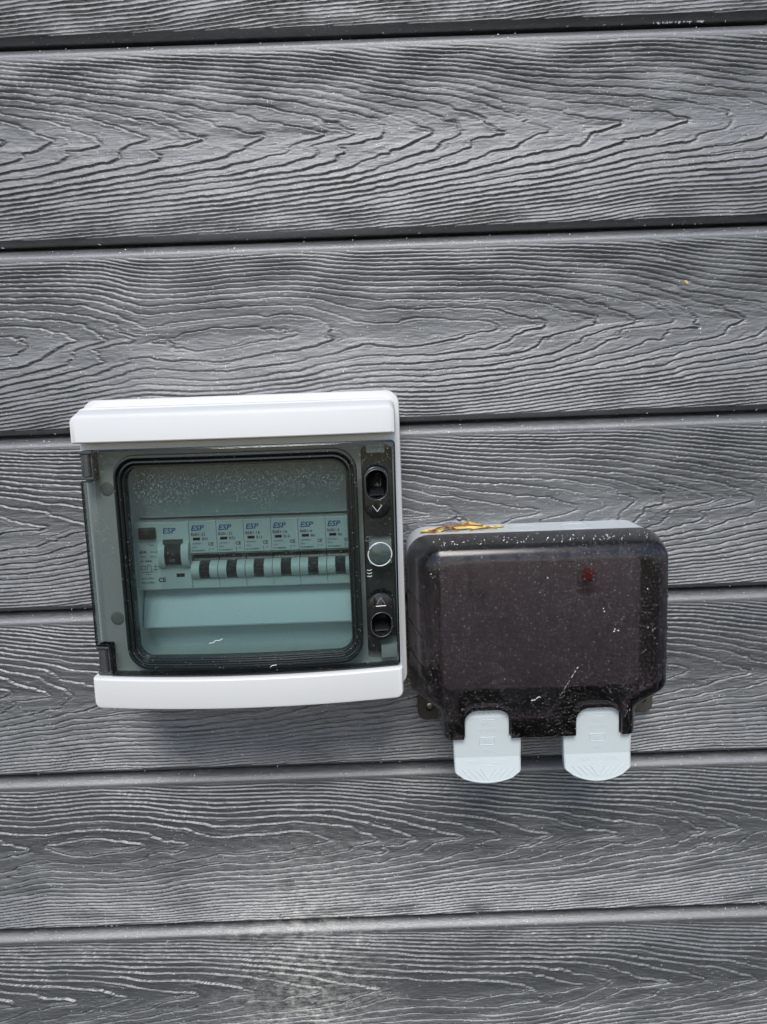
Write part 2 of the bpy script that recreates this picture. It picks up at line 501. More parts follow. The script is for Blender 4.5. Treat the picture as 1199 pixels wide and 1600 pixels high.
def make_board(k):
    zb = EDGE0 - PERIOD * k
    xs = np.concatenate([np.arange(-900, -402, 15.0), np.arange(-402, -345, 5.0), np.arange(-345, 312, 1.2), np.arange(312, 372, 5.0), np.arange(372, 900, 15.0)])
    if k in (-1, 7):                                # beyond the picture's upper and lower edge: coarser
        xs = np.arange(-900, 888, 4.0)
        zt = np.linspace(0, FACE, 130)
    elif k == 0:
        zt = np.concatenate([np.arange(0, 34, 0.45), np.linspace(34, FACE, 60)])
    else:
        zt = np.linspace(0, FACE, 264)
    X, T = np.meshgrid(xs, zt, indexing='ij')
    F = grain(X, T, k)
    gx = np.gradient(F, xs, axis=0)
    gz = np.gradient(F, zt, axis=1)
    G = np.clip(np.hypot(gx, gz), 0.02, 3)
    s = F - np.floor(F)
    lev = np.floor(F)
    d_out = s / G                                   # mm beyond the last ring, going outward
    d_in = (1 - s) / G                              # mm before the next ring
    am = np.clip(0.85 + 0.8 * perlin(X / 45 + k, T / 12, 61), 0.25, 1.4)
    lip = 0.72 * am * np.exp(-d_in / 2.9)
    lip -= 0.34 * am * np.exp(-d_in / 0.12) * 0.2
    groove = -1.0 * am * np.exp(-(np.maximum(d_out - 0.25, 0) / 0.74) ** 2)
    groove *= np.clip(d_out / 0.05, 0, 1) * 0.25 + 0.75
    # fainter second set of lines between the main rings
    F2 = F * 2.0 + 0.5 + 0.35 * perlin(X / 25 + 2 * k, T / 7, 91)
    s2 = F2 - np.floor(F2)
    am2 = np.clip(0.9 * perlin(X / 38 + 4 * k, T / 9, 93) + 0.25, 0.0, 0.9) * np.clip((0.5 / G - 1.6) / 1.5, 0, 1)
    groove -= 0.55 * am2 * np.exp(-(s2 / (2 * G) / 0.5) ** 2)
    lip += 0.3 * am2 * np.exp(-(1 - s2) / (2 * G) / 1.6)
    slope = -0.3 * np.exp(-d_out / 3.0)
    und = 0.18 * perlin(X / 40, T / 11 + 3 * k, 71) + 0.10 * perlin(X / 6, T / 1.1, 73) + 0.03 * perlin(X / 1.7, T / 0.6, 79)
    H = lip + groove + slope + und
    # the grain fades out towards the smooth top round and at the very lower edge
    fade = np.clip((FACE - T - 1.0) / 4.0, 0, 1) * np.clip((T + 0.5) / 0.9, 0.25, 1)
    H = H * fade - 0.1 * (1 - fade)
    nx, nz = X.shape
    # profile before and after the face: lip underneath, smooth round on top
    low = [(-3.6, -16.0), (-4.0, -6.4), (-3.9, -5.6), (-3.0, -4.1), (-1.6, -2.1), (-0.5, -0.75)]
    hi = [(FACE + 0.8, -0.2), (FACE + 1.7, -0.65), (FACE + 2.6, -1.3), (FACE + 3.6, -2.2), (FACE + 4.6, -3.4), (FACE + 5.6, -5.0), (FACE + 6.4, -6.8), (FACE + 7.0, -8.8), (FACE + 7.3, -10.8), (FACE + 7.5, -13), (FACE + 10, -13.4), (FACE + 10, -16)]
    rows = len(low) + nz + len(hi)
    V = np.zeros((nx, rows, 3), np.float64)
    wob = 0.12 * perlin(xs / 60.0, xs * 0 + 3.3 * k, 83)
    for j, (z, d) in enumerate(low):
        V[:, j] = np.stack([xs, -np.full(nx, d), zb + z + wob], 1)
    c = len(low)
    V[:, c:c + nz, 0] = X; V[:, c:c + nz, 1] = -H; V[:, c:c + nz, 2] = zb + T + wob[:, None]
    for j, (z, d) in enumerate(hi):
        V[:, c + nz + j] = np.stack([xs, -np.full(nx, d), zb + z + wob], 1)
    V /= 1000
    idx = np.arange(nx * rows).reshape(nx, rows)
    q = np.stack([idx[:-1, :-1], idx[1:, :-1], idx[1:, 1:], idx[:-1, 1:]], -1).reshape(-1, 4)
    me = bpy.data.meshes.new('board')
    me.vertices.add(nx * rows); me.vertices.foreach_set('co', V.reshape(-1).astype(np.float32))
    me.loops.add(q.size); me.loops.foreach_set('vertex_index', q.reshape(-1).astype(np.int32))
    me.polygons.add(len(q)); me.polygons.foreach_set('loop_start', np.arange(0, q.size, 4, dtype=np.int32))
    me.polygons.foreach_set('use_smooth', np.ones(len(q), bool))
    me.update(calc_edges=True)
    me.materials.append(MAT['board'])
    o = bpy.data.objects.new('board', me)
    COL.objects.link(o)
    return o

wall = empty('cladding_wall', 0, 0, 0, 'dark grey wood-grain composite cladding wall of wide horizontal boards', 'wall')
for k in range(-1, 8):
    make_board(k).parent = wall
MB().box(-900, -690, -24, 887, 520, -16.5, 0, 0.2).build('backing', 'dark', wall, smooth=False)

# ------------------------------------------------------------------ the breaker enclosure
CX, HW = -90.5, 99.5
def bow(x, d):
    u = min(1.0, abs((x - CX) / HW))
    return 9.5 * (1 - u * u) * max(0.0, min(1.0, (d - 56) / 26))

enc = empty('breaker_enclosure', -90.5, -196, 0, 'white plastic breaker box with a smoked clear door, fixed to the grey boards', 'breaker box')
bo = rr(-194, -196, 12.6, 5, 9, 8)
MB().loft([(bo, 0.6), (bo, 53.8), (inset(bo, 0.5), 55), (inset(bo, 4.9), 55), (inset(bo, 5.0), 6)], False, True).build('base', 'white', enc)

lo = rr(-190, -191.5, 9, 0, 4.5, 6)
WIN = rr(-163.5, -163.5, -17.5, -31, 12, 6)
REC = rr(-13.2, -168, 6.6, -29.5, 3, 4)
lb = MB()
lb.loft([(lo, 50), (lo, 73.2), (inset(lo, 0.8), 74)], False, False)
lb.holed(inset(lo, 0.8), [WIN, REC], 74)
lb.loft([(WIN, 74), (WIN, 46)], False, False)
lb.loft([(REC, 74), (REC, 50)], False, True)
lid = lb.build('lid', 'white', enc, bow)

def band(loops, name):
    return MB().loft(loops, False, True).build(name, 'white', lid, bow, 25)
def rq(x0, z0, x1, z1, r0_, r1_):
    return rp([(x0, z0, r0_), (x1, z0, r0_), (x1, z1, r1_), (x0, z1, r1_)], 6)
band([(rq(-190, -21.4, 9, 0, 1.0, 4.5), 68), (rq(-190, -21.4, 9, -1.6, 1.0, 4.5), 78), (rq(-190, -21.4, 9, -3.8, 1.0, 4.5), 85.2),
      (rq(-189.9, -21.2, 8.9, -4.4, 1.0, 4.2), 86.8), (rq(-189.4, -20.9, 8.4, -5.4, 0.8, 3.6), 88), (rq(-188.2, -20.3, 7.2, -6.8, 0.5, 2.6), 88.4)], 'top_band')
band([(rq(-190, -191.5, 9, -170.8, 4.5, 1), 68), (rq(-190, -191.5, 9, -170.8, 4.5, 1), 85.6), (rq(-189.8, -191.2, 8.8, -171, 4.3, 1), 87),
      (rq(-189.2, -190.6, 8.2, -171.5, 3.8, 0.8), 88.1), (rq(-188, -189.4, 7, -172.2, 3, 0.6), 88.5)], 'bottom_band')
for x, z in ((-174.5, -51), (-175, -135.5)):
    b_ = MB(); b_.loft([(circ(x, z, 4.5), 74.1), (circ(x, z, 4.2), 74.3), (circ(x, z, 2.6), 74.4)], False, True)
    b_.build('screw', 'dimple', lid, bow)
for (x0, z0, x1, z1, d) in ((-9.5, -33.6, 2.0, -28.2, 80), (-10, -104.5, 4.4, -89.5, 79), (-4.5, -166.5, 6, -157.5, 80)):
    MB().box(x0, z0, 60, x1, z1, d, 0.8, 0.5).build('latch_post', 'white', lid, bow)

MB().box(-12.9, -167.6, 50.2, 6.3, -29.9, 63.5, 2, 0.5).build('recess_shade_plate', 'mid_grey', lid, bow)  # added dark sheet standing in for the shade deep behind the latches
# door: outline with the two hinge notches on its left side
door_o = rp([(-178, -170.2, 0.8), (7.4, -170.2, 2.5), (8.4, -25.9, 2.5), (-178, -25.9, 0.8), (-178, -44.6, 0.8), (-187, -44.6, 0.8), (-187, -150.6, 0.8), (-178, -150.6, 0.8)], 4)
RING_O = rr(-165, -165.2, -15.6, -29, 14, 8)
PILLS = [rr(-12.6, -74, 5.1, -40.4, 8.7, 8), rr(-12.6, -152.6, 5.3, -120.6, 8.7, 8)]
db = MB()
db.loft([(door_o, 75.5), (door_o, 84.6), (inset(door_o, 0.4), 85.2), (inset(door_o, 0.9), 85.4)], False, False)
db.holed(inset(door_o, 0.9), [RING_O] + PILLS, 85.4)
db.loft([(RING_O, 85.4), (RING_O, 82.8)], False, False)
for p_ in PILLS:
    db.loft([(p_, 85.4), (inset(p_, 0.1), 77)], False, False)
door = db.build('door', 'smoke', enc, bow)
# dark rim line round the door's edge
rim = MB(); rim.loft([(inset(door_o, -0.15), 83.6), (inset(door_o, -0.15), 84.7), (inset(door_o, 0.35), 85.1), (inset(door_o, 0.9), 85.2), (inset(door_o, 0.9), 84.2)], False, False)
rim.build('door_rim', 'ring', door, bow)
# ridged window surround stepping down to the pane
rp_l = []
for off, d in ((0.0, 84.0), (0.0, 86.4), (0.5, 87.3), (1.7, 87.4), (2.3, 86.6), (2.6, 84.2), (3.3, 84.0), (3.7, 85.0), (4.5, 85.1), (4.9, 84.4), (5.2, 81.6), (5.9, 81.4), (6.2, 82.0), (6.8, 82.0), (7.1, 81.0), (7.5, 77.0)):
    x0, z0, x1, z1 = -165, -165.2, -15.6, -29
    k = off / 7.5
    rp_l.append((rr(x0 + off * 0.78, z0 + off * 0.85, x1 - off * 1.0, z1 - off * 1.12, 14 - off * 0.75, 8), d))
MB().loft(rp_l, False, False).build('window_surround', 'ring', door, bow, 28)
pan = inset(rp_l[-1][0], -0.3)
MB().loft([(pan, 77.2), (pan, 79.0)], True, True).build('window_pane', 'pane', door, bow)

for z0, z1 in ((-44.0, -26.2), (-170, -151.2)):
    h = MB()
    h.box(-187, z0, 74, -178.8, z1, 82.5, 0.8, 0.8)
    hg = h.build('hinge', 'hinge', door, bow)
    h = MB(); h.tube([(-182.6, z0 + 2.2, 82.6), (-182.6, z1 - 2.2, 82.6)], 2.6, 12)
    h.build('hinge_pin', 'hinge', hg, bow)
    h = MB(); h.box(-187.2, z1 - 1.8, 74, -178.4, z1, 84.4, 0.4, 0.4); h.box(-187.2, z0, 74, -178.4, z0 + 1.8, 84.4, 0.4, 0.4)
    h.build('hinge_cheek', 'hinge', hg, bow)

def latch(cx, z0, z1, hollow_top):
    pill = rr(cx - 8.0, z0 + 0.9, cx + 8.0, z1 - 0.9, 7.9, 10)
    if hollow_top:
        hol = rr(cx - 6.9, z1 - 22, cx + 6.9, z1 - 3.0, 6.8, 10); zt, zbm = z1, z1 - 22
    else:
        hol = rr(cx - 6.7, z0 + 2.6, cx + 6.7, z0 + 18.5, 6.6, 10)
    m_ = MB()
    ip = inset(pill, 1.0)
    m_.loft([(pill, 77), (pill, 85.4), (inset(pill, 0.4), 86.1), (ip, 86.4)], False, False)
    m_.holed(ip, [hol], 86.4)
    la = m_.build('latch', 'gloss_black', door, bow, 30)
    m_ = MB()
    ho = [(inset(hol, -0.05), 86.45), (inset(hol, 0.5), 86.0), (inset(hol, 0.9), 82), (inset(hol, 1.5), 76), (inset(hol, 2.6), 73), (inset(hol, 4.2), 72)]
    m_.loft(ho, False, True)
    hc = m_.build('finger_recess', 'gloss_black', la, bow, 50)
    m_ = MB()
    m_.tube([(x, z, 86.5) for x, z in inset(hol, 0.05)], 0.28, 6, True)
    m_.build('recess_rim', 'hinge', la, bow)
    # sloping ledge at the foot of the hollow, then the raised triangle mark
    hx = [p[0] for p in hol]; hz = [p[1] for p in hol]
    zl = min(hz)
    m_ = MB()
    m_.extrude_x([(zl + 7.2, 73.0), (zl + 5.6, 76.6), (zl + 3.6, 80.4), (zl + 2.4, 81.2), (zl + 2.0, 73.0)], cx - 4.4, cx + 4.4)
    m_.build('finger_ledge', 'gloss_black', la, bow, 60)
    m_ = MB()
    if hollow_top:
        zc = (z0 + z1 - 22) / 2 + 0.6
        tri = [(cx - 3.0, zc + 2.0, 86.4), (cx, zc - 2.0, 86.4), (cx + 3.0, zc + 2.0, 86.4)]
        m_.tube([tri[0], tri[1]], 0.22, 5); m_.tube([tri[1], tri[2]], 0.22, 5)
    else:
        zc = (z0 + 18.5 + z1) / 2
        m_.tube([(cx - 2.6, zc - 1.2, 86.4), (cx, zc + 2.8, 86.4)], 0.16, 5); m_.tube([(cx, zc + 2.8, 86.4), (cx + 2.6, zc - 1.2, 86.4)], 0.16, 5)
        m_.tube([(cx - 3.2, zc - 2.6, 86.4), (cx + 3.2, zc - 2.6, 86.4)], 0.3, 5)
    m_.build('triangle_mark', 'steel' if not hollow_top else 'grey', la, bow)  # pale material paints the highlights on the black moulded lines
latch(-3.75, -74, -40.4, True)
latch(-3.65, -152.6, -120.6, False)

pl = MB(); pl.tube([(x, z, 85.5) for x, z in circ(-3.1, -96.8, 7.4, 36)], 0.42, 6, True)
plug = pl.build('plug_ring', 'grey', door, bow)
MB().loft([(circ(-3.1, -96.8, 7.2, 36), 85.6), (circ(-3.1, -96.8, 6.6, 36), 86.0)], False, True).build('plug_disc', 'pane', door, bow)
for zz in (-85.4, -88.0):
    MB().box(-11.5, zz - 0.45, 85.3, -8.4, zz + 0.45, 85.8, 0.2, 0.2).build('vent_rib', 'hinge', door, bow)
for zz in (-106.2, -108.2, -110.2):
    MB().tube([(-11.6 + 0.5 * t, zz - 0.5 * math.sin(t / 6 * math.pi), 85.5) for t in range(7)], 0.22, 5).build('vent_rib', 'grey', door, bow)

# inner cover with the slot that the breakers look out of
ic = MB()
SLOT = rr(-164.6, -122.4, -19.5, -73.6, 1.0, 3)
icv = rr(-166, -166, -14, -29, 6, 4)
ic.holed(icv, [SLOT], 51)
ic.loft([(SLOT, 51), (SLOT, 40)], False, False)
cover = ic.build('inner_cover', 'offwhite', enc)
MB().extrude_x([(-122.6, 51.2), (-126.5, 54.5), (-127.5, 55.2), (-146, 63.0), (-147, 62.6), (-147.4, 51.2)], -163, -21).build('reflection_ramp', 'ramp_reflection', cover)  # added ramp, shaped and coloured as the light band reflected in the window
MB().extrude_x([(-72.6, 51.2), (-72.6, 52.6), (-73.8, 52.6), (-73.8, 51.2)], -163, -20).build('slot_edge', 'offwhite', cover)
MB().box(-165.5, -116, 8, -16, -81, 15, 0, 0.4).build('mounting_rail', 'steel', enc)

# condensation on the inside of the pane, thickest along its top
random.seed(7)
dm = bmesh.new()
def drop(x, z, r):
    d = 77.15 + bow(x, 77.2)
    mt = Matrix.Translation((x / 1000, -d / 1000, z / 1000)) @ Matrix.Diagonal((r / 1000, r * 0.7 / 1000, r / 1000 * random.uniform(0.8, 1.25), 1))
    bmesh.ops.create_icosphere(dm, subdivisions=1, radius=1, matrix=mt)
def pn(x): return 3.0 * math.sin(x / 9.0 + 1) + 2.0 * math.sin(x / 3.7) + 3 * math.sin(x / 31.0)
i = 0
while i < 2000:
    x = random.uniform(-157, -25); z = random.uniform(-66, -38)
    lim = -59 + pn(x) - (4 if x < -120 else 0) + max(0, (x + 60) * 0.28)
    keep = 1.0 if z > lim + 4 else max(0.0, (z - lim + 2) / 6)
    if random.random() < keep:
        drop(x, z, random.uniform(0.24, 0.55) * (1.0 if random.random() < 0.8 else 0.6)); i += 1
for x, z, r in ((-139, -59.5, 1.15), (-97, -52.5, 1.1), (-126, -54.5, 0.7), (-91, -60, 0.6), (-143, -49, 0.6), (-150, -46, 0.7), (-66, -47, 0.55), (-112, -63, 0.5), (-70, -62, 0.45), (-35, -60, 0.5), (-133, -67, 0.45), (-148, -66, 0.4)):
    drop(x, z, r)
bmesh.ops.recalc_face_normals(dm, faces=dm.faces[:])
me = bpy.data.meshes.new('condensation'); dm.to_mesh(me); dm.free()
me.polygons.foreach_set('use_smooth', [True] * len(me.polygons))
me.materials.append(MAT['drops'])
cd = bpy.data.objects.new('condensation', me); COL.objects.link(cd); cd.parent = door
me.transform(Matrix.Translation(-Vector(enc.location)))
cd['kind'] = 'stuff'

# ------------------------------------------------------------------ breakers (local frame: x from the left side, z down from the top edge)
TOPZ = -75.4
def breaker_body():
    prof = [(0, 12), (0, 62.4), (-0.6, 63), (-21.2, 63), (-23.2, 59.5), (-23.6, 52), (-38.4, 52), (-38.6, 61.8), (-39.2, 62.5), (-44.9, 62.5), (-45.5, 61.9), (-45.5, 12)]
    return MB().extrude_x(prof, 0.09, 17.71)
def arc_prof(z0, z1, d0, d1, n=8):
    zc = (z0 + z1) / 2; hz = (z1 - z0) / 2
    return [(z0, d0)] + [(zc - hz * math.cos(math.pi * i / n), d0 + (d1 - d0) * (0.55 + 0.45 * math.sin(math.pi * i / n))) for i in range(n + 1)] + [(z1, d0)]
proto = {}
def breaker(idx, rating, label):
    x = -127.9 + 17.9 * idx
    t = empty('circuit_breaker', x, TOPZ, 0, label, 'circuit breaker', 'row of single breakers behind the smoked window')
    if not proto:
        proto['body'] = breaker_body().build('body', 'breaker', t, local=True, angle=30)
        proto['toggle_housing'] = MB().extrude_x(arc_prof(-38.3, -23.5, 50, 60.5), 0.3, 17.5).build('toggle_housing', 'toggle', t, local=True, angle=40)
        ck = MB(); ck.extrude_x(arc_prof(-39.2, -27.2, 52, 67.0, 10), 0.15, 5.5)
        proto['cheek'] = ck.build('cheek', 'breaker', t, local=True, angle=40)
        ck = MB(); ck.extrude_x(arc_prof(-39.2, -27.2, 52, 67.0, 10), 12.3, 17.65)
        proto['cheek2'] = ck.build('cheek', 'breaker', t, local=True, angle=40)
        tg = MB(); tg.extrude_x([(-37.9, 56), (-37.9, 64), (-36.6, 65.4), (-33.6, 65.8), (-32.4, 64.6), (-31.6, 62.6), (-29.0, 62.2), (-28.4, 56)], 5.65, 12.15)
        proto['toggle'] = tg.build('toggle', 'toggle', t, local=True, angle=30)
        proto['flag'] = MB().box(2.2, -12.9, 62.9, 6.9, -11.0, 63.12, 0, 0.05).build('indicator_window', 'redwin', t, local=True)
        lg = MB(); lg.text('ESP', 1.1, -6.4, 63.04, 5.0, 0.04, 0.22, 1.12, bold=0.12)
        proto['logo'] = lg.build('logo', 'blue', t, local=True, smooth=False)
    else:
        for q in proto.values():
            c = q.copy(); COL.objects.link(c); c.parent = t
    if ('txt', rating) in breaker.txt:
        c = breaker.txt[('txt', rating)].copy(); COL.objects.link(c); c.parent = t
    else:
        lg = MB()
        lg.text('B6B1-%d' % rating, 0.9, -9.9, 63.04, 2.75, 0.03, 0, 1.02, bold=0.03)
        lg.text('B%d' % rating, 8.0, -12.9, 63.04, 2.6, 0.03, 0, 1.02, bold=0.03)
        lg.text('230/400V~', 1.1, -15.6, 63.04, 1.65, 0.02)
        lg.text('50Hz', 1.1, -17.9, 63.04, 1.5, 0.02)
        lg.text('EC EN60898-1', 1.1, -20.3, 63.04, 1.5, 0.02, bold=0.02)
        lg.text('1.5k', 13.2, -19.3, 63.04, 1.4, 0.02)
        lg.text('CE', 12.0, -16.6, 63.04, 2.9, 0.03, 0, 1.0, bold=0.08)
        lg.tube([(12.4, -20.6, 63.05), (12.4, -18.2, 63.05)], 0.14, 4)
        breaker.txt[('txt', rating)] = lg.build('lettering', 'ink', t, local=True, smooth=False)
breaker.txt = {}
breaker(0, 32, 'pale grey breaker marked B32, right beside the wide earth-leakage switch')
breaker(1, 32, 'pale grey breaker marked B32, second from the wide earth-leakage switch')
breaker(2, 16, 'pale grey breaker marked B16, next to the breakers marked B32')
breaker(3, 16, 'pale grey breaker marked B16, next to the breakers marked B6')
breaker(4, 6, 'pale grey breaker marked B6, next to the breakers marked B16')
breaker(5, 6, 'pale grey breaker marked B6 at the right end of the row')

rcd = empty('earth_leakage_switch', -163.6, TOPZ, 0, 'double-width pale grey earth-leakage switch with test button, left end of the breaker row', 'residual current device')
MB().extrude_x([(0, 12), (0, 62.4), (-0.6, 63), (-44.9, 63), (-45.5, 62.4), (-45.5, 12)], 0.09, 35.6).build('body', 'breaker', rcd, local=True, angle=30)
MB().box(15.2, -44.8, 63, 35.4, -0.8, 63.8, 0.4, 0.3).build('front_step', 'breaker', rcd, local=True)
bt = MB(); bt.slab(rr(3.0, -11.0, 14.0, -3.2, 1.0, 4), 60, 66, 0.9); bt.build('test_button', 'toggle', rcd, local=True)
MB().extrude_x(arc_prof(-30.6, -13.6, 58, 69.0, 10), 15.6, 19.8).build('cheek', 'breaker', rcd, local=True, angle=40)
MB().extrude_x(arc_prof(-30.6, -13.6, 58, 69.0, 10), 30.6, 35.4).build('cheek', 'breaker', rcd, local=True, angle=40)
tg = MB(); tg.extrude_x([(-28.0, 60), (-28.0, 66), (-27.0, 68.2), (-21.0, 69.2), (-20.2, 66.6), (-12.6, 65.4), (-12.0, 64.6), (-11.6, 60)], 19.9, 30.5)
tgo = tg.build('toggle', 'toggle', rcd, local=True, angle=25)
MB().extrude_x([(-11.4, 60), (-11.4, 65.8), (-14.2, 66.6), (-14.6, 60)], 18.8, 31.4).build('toggle_hood', 'hinge', rcd, local=True, angle=25)
lg = MB(); lg.text('I-O', 23.2, -25.4, 69.0, 2.6, 0.03); lg.build('lettering', 'grey', tgo, local=True, smooth=False)
MB().box(25.6, -36.8, 63.7, 31.0, -34.4, 63.95, 0, 0.05).build('indicator_window', 'toggle', rcd, local=True)
lg = MB(); lg.text('ESP', 18.4, -7.4, 63.84, 5.0, 0.04, 0.12, 1.15, bold=0.12); lg.build('logo', 'blue', rcd, local=True, smooth=False)
lg = MB()
lg.text('Test', 8.0, -15.6, 63.04, 2.2, 0.02)
lg.text('63A', 2.2, -20.4, 63.04, 2.6, 0.02, 0, 1.05, bold=0.08)
lg.text('30mA', 9.2, -20.3, 63.04, 2.0, 0.02)
lg.text('230V~  50Hz', 2.4, -23.4, 63.04, 1.9, 0.02)
lg.text('40', 2.4, -26.4, 63.04, 1.9, 0.02)
lg.text('10000', 5.0, -26.4, 63.04, 1.9, 0.02, bold=0.05)
for a_, b_ in (((2.4, -29), (5.4, -29)), ((2.4, -29), (2.4, -32)), ((5.4, -29), (5.4, -31)), ((6.6, -28.4), (6.6, -32.4)), ((6.6, -28.4), (9, -28.4)), ((9, -28.4), (9, -33)),
               ((3, -33), (11, -33)), ((10.5, -29.5), (13.5, -29.5)), ((12, -28), (12, -33.4)), ((3, -31), (6, -31)), ((10.2, -31.4), (13.8, -31.4)), ((5, -34.6), (9, -34.6)), ((14.2, -24), (14.2, -31))):
    lg.tube([(a_[0], a_[1], 63.05), (b_[0], b_[1], 63.05)], 0.17, 4)
lg.text('IEC61008-1', 2.4, -38.0, 63.04, 1.8, 0.02)
lg.text('EN 61008-1', 2.4, -40.8, 63.04, 1.8, 0.02, bold=0.02)
lg.text('CE', 13.4, -39.8, 63.9, 4.2, 0.03, 0, 1.0, bold=0.1)
lg.build('lettering', 'ink', rcd, local=True, smooth=False)

# ------------------------------------------------------------------ the weatherproof double socket
soc = empty('weatherproof_socket', 103, -236, 0, 'weatherproof double socket with dusty black smoked lid and two grey catches', 'socket')
def sock_outline(x0, x1, zt, zs, xn0, xn1, zb, rt_, slots=None, zn=None, gap=0.0):
    zn = zn if zn is not None else zs - 9
    c = [(x0, zt, rt_), (x0, zs, 9), (xn0, zn, 7), (xn0, zb, 1.6)]
    for a0, a1, top in (slots or ()):
        c += [(a0 - gap, zb, 0.5), (a0 - gap, top + gap, 9), (a1 + gap, top + gap, 9), (a1 + gap, zb, 0.5)]
    c += [(xn1, zb, 1.6), (xn1, zn, 7), (x1, zs, 9), (x1, zt, rt_)]
    return rp(c, 7)
SLOTS = [(48.8, 78.8, -206.0), (122.6, 152.0, -206.6)]
bx = sock_outline(15.2, 190.6, -95, -203, 35, 167, -231, 15, None, -217)
b_ = MB(); b_.loft([(bx, 0.6), (bx, 39.4), (inset(bx, 2.2), 39.4), (inset(bx, 2.6), 5)], False, True)
box_o = b_.build('back_box', 'grey', soc)
for cx_, r_ in ((100.3, 11), (136.8, 11), (64, 11)):
    # round knock-out pressed into the top of the box
    k_ = MB()
    n_ = 30
    a = [k_.v(cx_ + r_ * math.cos(2 * math.pi * i / n_), -94.75, 20 + r_ * math.sin(2 * math.pi * i / n_)) for i in range(n_)]
    c_ = [k_.v(cx_ + (r_ - 0.7) * math.cos(2 * math.pi * i / n_), -94.75, 20 + (r_ - 0.7) * math.sin(2 * math.pi * i / n_)) for i in range(n_)]
    e_ = [k_.v(cx_ + r_ * math.cos(2 * math.pi * i / n_), -95.2, 20 + r_ * math.sin(2 * math.pi * i / n_)) for i in range(n_)]
    f_ = [k_.v(cx_ + (r_ - 0.7) * math.cos(2 * math.pi * i / n_), -95.2, 20 + (r_ - 0.7) * math.sin(2 * math.pi * i / n_)) for i in range(n_)]
    for i in range(n_):
        j = (i + 1) % n_
        k_.face((a[i], a[j], c_[j], c_[i])); k_.face((e_[i], e_[j], a[j], a[i])); k_.face((c_[i], c_[j], f_[j], f_[i]))
    k_.build('knockout_ring', 'grey', box_o)
for xa, sgn in ((30.5, -0.3), (189.5, 0.8)):
    lg_o = rp([(xa - 9.5, -243, 6), (xa + 9.5, -243, 6), (xa + 9.5, -198, 2), (xa - 9.5, -198, 2)], 6)
    hole = circ(xa + sgn * 1.5, -233, 3.3, 20)
    l_ = MB(); l_.loft([(lg_o, 0.6), (lg_o, 5.4), (inset(lg_o, 0.6), 6)], False, False)
    l_.holed(inset(lg_o, 0.6), [hole], 6); l_.loft([(hole, 6), (hole, 0.8)], False, False)
    lug = l_.build('mounting_lug', 'lug', soc)
    MB().loft([(circ(xa + sgn * 1.5, -233, 3.1, 16), 0.7), (circ(xa + sgn * 1.5, -233, 3.1, 16), 2.6), (circ(xa + sgn * 1.5, -233, 2.2, 16), 3.2)], False, True).build('screw_head', 'steel', lug)

# lid: flared skirt, rounded shoulders, slots for the catches
L = [(14.6, 191.6, -94.3, -203, 33.5, 168, -229, 16, -217, 38.6), (14.8, 191.4, -94.6, -203, 33.7, 167.8, -229, 16, -217, 43.0),
     (18.2, 188.0, -95.2, -200, 34.6, 166.0, -227.6, 15, -213, 58), (22.0, 184.0, -96.0, -197, 35.4, 163.0, -226.6, 14, -209, 72),
     (24.0, 182.0, -96.7, -195.6, 36.0, 161.4, -226.2, 13, -207, 75.8), (26.2, 180.0, -98.3, -194, 36.6, 160.2, -225.9, 12, -205, 77.6),
     (30.0, 176.2, -103.4, -191.5, 38.0, 158.8, -225.3, 10, -203, 79.9), (34.5, 172, -107, -188, 41, 156.5, -225.0, 9, -201.0, 80.2)]
def lid_loops():
    return [(sock_outline(*a[:8], SLOTS, a[8], 0.5), a[9]) for a in L]
l_ = MB(); l_.loft(lid_loops(), False, True)
slid = l_.build('lid', 'lid', soc, None, 50)
# moulded ribs on the left flank
for z_ in (-131, -152, -173):
    MB().tube([(14.7, z_, 43.5), (16.6, z_ - 1.0, 51), (18.4, z_ - 2.2, 58.5), (20.4, z_ - 3.2, 65.5), (22.2, z_ - 4.0, 72)], 0.5, 6).build('flank_rib', 'gloss_black', slid)
    MB().tube([(191.4, z_, 43.5), (189.7, z_ - 1.0, 51), (188.0, z_ - 2.2, 58.5), (186.0, z_ - 3.2, 65.5), (184.0, z_ - 4.0, 72)], 0.5, 6).build('flank_rib', 'gloss_black', slid)
# front plate, rocker switches and pin holes under the lid
fp = rr(36, -199, 170, -109, 6, 5)
MB().slab(fp, 40, 60, 1.5).build('face_plate', 'offwhite', soc)
for xs_ in (61.5, 133.0):
    sw = MB(); sw.slab(rr(xs_ - 5.5, -130, xs_ + 5.5, -112, 1.5, 3), 58, 64.5, 1.0)
    swo = sw.build('rocker_switch', 'offwhite', soc)
    on = xs_ > 100
    if on:
        MB().slab(rr(xs_ - 3.9, -123.6, xs_ + 3.9, -115.8, 2.5, 4), 64.3, 69.5, 1.8).build('red_flash', 'red', swo)
    for dx, dz, w, hh in ((0, -150, 4, 8), (-11, -168, 6.5, 4), (11, -168, 6.5, 4)):
        ph = MB(); ph.box(xs_ + dx + 8 - w / 2, dz - hh / 2, 59.5, xs_ + dx + 8 + w / 2, dz + hh / 2, 60.4, 0.4, 0.1)
        ph.build('pin_hole', 'grey', soc)
for i_ in range(9):
    MB().box(38 + i_ * 16.2, -107.5, 44, 40 + i_ * 16.2, -99.2, 66, 0.3, 0.3).build('stiffening_rib', 'gloss_black', slid)

